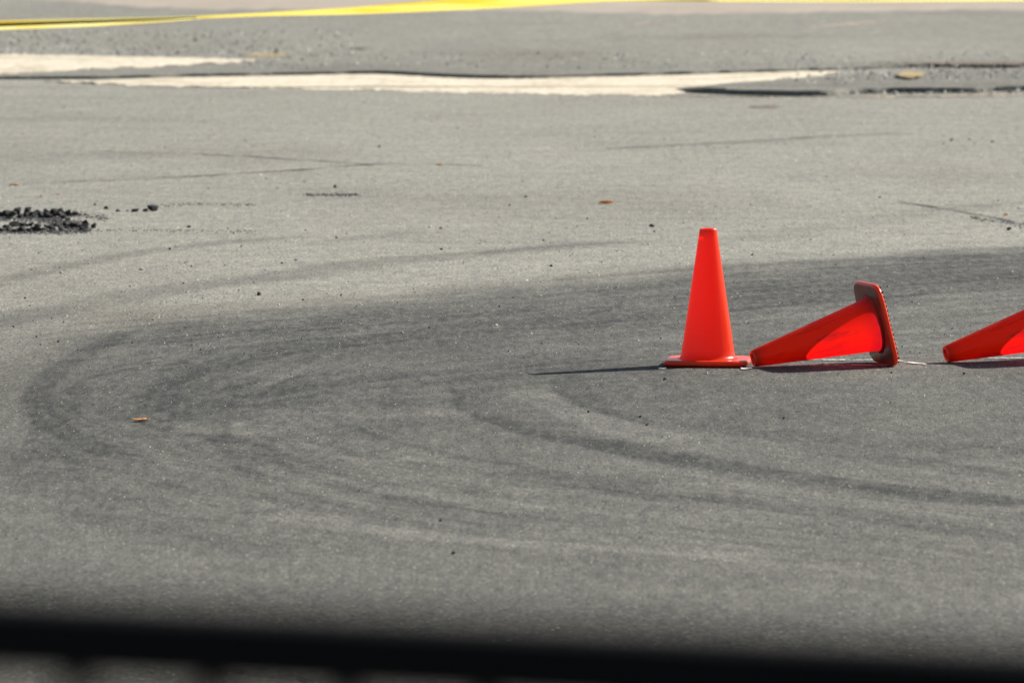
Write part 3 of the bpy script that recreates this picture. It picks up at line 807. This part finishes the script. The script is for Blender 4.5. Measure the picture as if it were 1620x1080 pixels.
pstone(224, 427, 8, 4, 'pale flat stone between the upper tyre arcs')
pstone(1118, 592, 6, 5, 'pale pebble directly in front of the upright cone')
pstone(1612, 331, 6, 4, 'pale stone near the crack behind the fallen cones')
pstone(1327, 592, 4, 3.5, 'pale pebble in front of the middle fallen cone')
for (u, v, wd, h) in [(97, 432, 5, 3), (140, 418, 4, 3), (469, 412, 8, 4), (828, 287, 5, 3), (680, 360, 6, 3), (206, 453, 4, 3), (1308, 280, 5, 3), (620, 421, 4, 3), (540, 468, 4, 3), (655, 458, 4, 3), (298, 358, 4, 2.6), (1534, 221, 5, 3), (942, 218, 4, 3), (330, 299, 4, 3), (1283, 380, 4, 3), (1026, 388, 4, 3), (450, 730, 3.4, 3), (568, 777, 3.2, 4), (230, 681, 3.4, 3.4), (1026, 689, 3, 3)]:
    pstone(u, v, wd, h, 'tiny pale stone ' + near(u, v))

def leaf(u, v, L, wd, rz, curl, label, seed):
    r = random.Random(seed); n = 9
    V = []; Fq = []
    for i in range(n):
        t = i / (n - 1)
        hw = wd * (math.sin(math.pi * min(1, t * 1.08 + .04)) ** .8) / 2 * r.uniform(.75, 1.15) + .0008
        z = .003 + curl * (abs(t - .45) ** 1.5) * r.uniform(.7, 1.3)
        x = (t - .5) * L
        V += [(x, -hw, z + hw * .5), (x, 0, z), (x, hw, z + hw * .35)]
    for i in range(n - 1):
        for j in range(2): Fq.append((i * 3 + j, (i + 1) * 3 + j, (i + 1) * 3 + j + 1, i * 3 + j + 1))
    zmin = min(p[2] for p in V); V = [(a, b, c - zmin + .0006) for a, b, c in V]
    b = len(V)
    V += [(-L * .5, .0012, .004), (-L * .5, -.0012, .004), (-L * .85, .0008, .001), (-L * .85, -.0008, .001)]
    Fq.append((b, b + 1, b + 3, b + 2))
    me = mesh_np('leaf', V, Fq, True)
    sol = None
    x, y = gnd(u, v)
    o = link('leaf', me, M_LEAFB if v > 500 else M_LEAF); o.location = (float(x), float(y), 0.0005); o.rotation_euler = (0, 0, rz)
    md = o.modifiers.new('thickness', 'SOLIDIFY'); md.thickness = 0.0006; md.offset = 1
    return tag(o, label, 'leaf', 'dry fallen leaves on the asphalt')
leaf(961, 322, .085, .06, 0.25, 0.015, 'dry orange leaf on pale asphalt behind the upright cone', 1)
leaf(221, 667, .060, .034, 2.9, 0.021, 'curled orange brown leaf on the dark tyre sweep', 2)
leaf(1592, 341, .030, .028, 1.0, 0.024, 'small orange leaf beside the crack behind the fallen cones', 3)
leaf(697, 262, .04, .03, 0.4, 0.015, 'tiny yellowish leaf on the far crack end', 4)
leaf(24, 294, .06, .03, 0.1, 0.009, 'thin tan leaf at the start of the long crack', 5)
leaf(66, 312, .025, .022, 1.4, 0.018, 'tiny orange leaf behind the rubble pile', 6)
leaf(93, 309, .025, .022, 0.7, 0.018, 'tiny ochre leaf behind the rubble pile, next to the orange one', 7)

# ------------------------------------------------------------------ barrier tape
TY = 50.0
stn = [(-170, 40, 46, 51, 58), (0, 33, 37.5, 42.5, 48), (150, 30, 33, 37, 42.5), (250, 28, 30, 33, 36), (330, 25, 26, 27.2, 28.8), (420, 20, 22, 23.5, 25.4), (540, 13, 17, 20, 23.5),
       (640, 5, 10, 16, 20), (760, -5, 4, 10, 15), (900, -14, -6, 1, 6), (960, -16, -8, -2, 2.5), (1100, -15, -8, -2, 3), (1350, -15, -8, -1, 4), (1620, -15, -8, -2, 2.5), (1790, -16, -9, -3, 2)]
fold = [(0, .03, .0, .03)] * 4 + [(.02, .015, .01, .008)] + [(.05, .034, .017, 0)] * 4 + [(.05, .034, .017, 0)] * 2 + [(.03, .02, .005, .02)] * 4
su = np.array([s[0] for s in stn], float); uu = np.linspace(-170, 1790, 160)
V = []
for k in range(4):
    pv = np.interp(uu, su, [s[1 + k] for s in stn]); df = np.interp(uu, su, [f[k] for f in fold])
    ker = np.array([.25, .5, .25])
    for _ in range(6):
        pv[1:-1] = np.convolve(pv, ker, 'valid'); df[1:-1] = np.convolve(df, ker, 'valid')
    V.append([at_y(u, v, TY - d) for u, v, d in zip(uu, pv, df)])
tape_me = mesh_np('tape', np.concatenate(V), grid_faces(4, len(uu)), False)
tape_me.materials.append(M_TAPE); tape_me.materials.append(m_plain('fold_shade', (0.035, 0.033, 0.012), 0.6, 0.3))  # second slot paints the down-facing middle fold's shade as a dark colour
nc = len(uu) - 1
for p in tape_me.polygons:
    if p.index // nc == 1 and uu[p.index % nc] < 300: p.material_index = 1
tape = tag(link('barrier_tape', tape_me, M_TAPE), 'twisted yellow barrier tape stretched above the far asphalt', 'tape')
md = tape.modifiers.new('thickness', 'SOLIDIFY'); md.thickness = 0.0006
for (u, v, lab) in ((-170, 49, 'wooden stake holding the lower end of the yellow tape'), (1790, -8, 'wooden stake holding the higher end of the yellow tape')):
    x, y, z = at_y(u, v, TY)
    bm = bmesh.new()
    bmesh.ops.create_cube(bm, size=1, matrix=Matrix.Translation((0, 0, .45)) @ Matrix.Diagonal((.035, .035, .94, 1)))
    bmesh.ops.bevel(bm, geom=bm.edges[:], offset=.004, segments=1, affect='EDGES')
    for vt in bm.verts:
        if vt.co.z > .9: vt.co.x *= .6; vt.co.y *= .6
    o = link('tape_stake', mesh_bm('stake', bm), M_WOOD); o.location = (x, y + .02, LZ)
    tag(o, lab, 'stake', 'wooden tape stakes')

# ------------------------------------------------------------------ steel fence close in front of the lens
FD = 2.755; YAW = math.radians(-25)
fx, fy, fz = at_y(810, 1045, FD)              # centre of the rail on the middle column
fence = bpy.data.objects.new('picket_fence', None); COL.objects.link(fence)
fence.location = (fx, fy, 0); fence.rotation_euler = (0, 0, YAW)
tag(fence, 'black steel picket fence with a thin top rail, out of focus in the foreground', 'fence')
def bar(name, size, loc, bev=.002):
    bm = bmesh.new()
    bmesh.ops.create_cube(bm, size=1, matrix=Matrix.Diagonal((*size, 1)))
    bmesh.ops.bevel(bm, geom=bm.edges[:], offset=bev, segments=2, affect='EDGES')
    o = link(name, mesh_bm(name, bm), M_STEEL, fence); o.location = loc; return o
RS = 0.0305
bar('top_rail', (2.44, RS, RS), (0, 0, fz))
bar('bottom_rail', (2.44, RS, RS), (0, 0, .16))
SPC = 0.0562
px0, _, _ = at_y(545, 1060, FD)
off = (px0 - fx) / math.cos(YAW)
ph = fz - RS / 2 - .07
pk = None
for i in range(-34, 35):
    xx_ = off + i * SPC
    if abs(xx_) > 1.19: continue
    if pk is None:
        pk = bar('picket', (.0105, .0105, ph), (xx_, 0, .07 + ph / 2))
    else:
        o = pk.copy(); COL.objects.link(o); o.parent = fence; o.location = (xx_, 0, .07 + ph / 2)
for s in (-1, 1):
    bar('post', (.05, .05, fz + .09), (s * 1.246, 0, (fz + .07) / 2), .003)
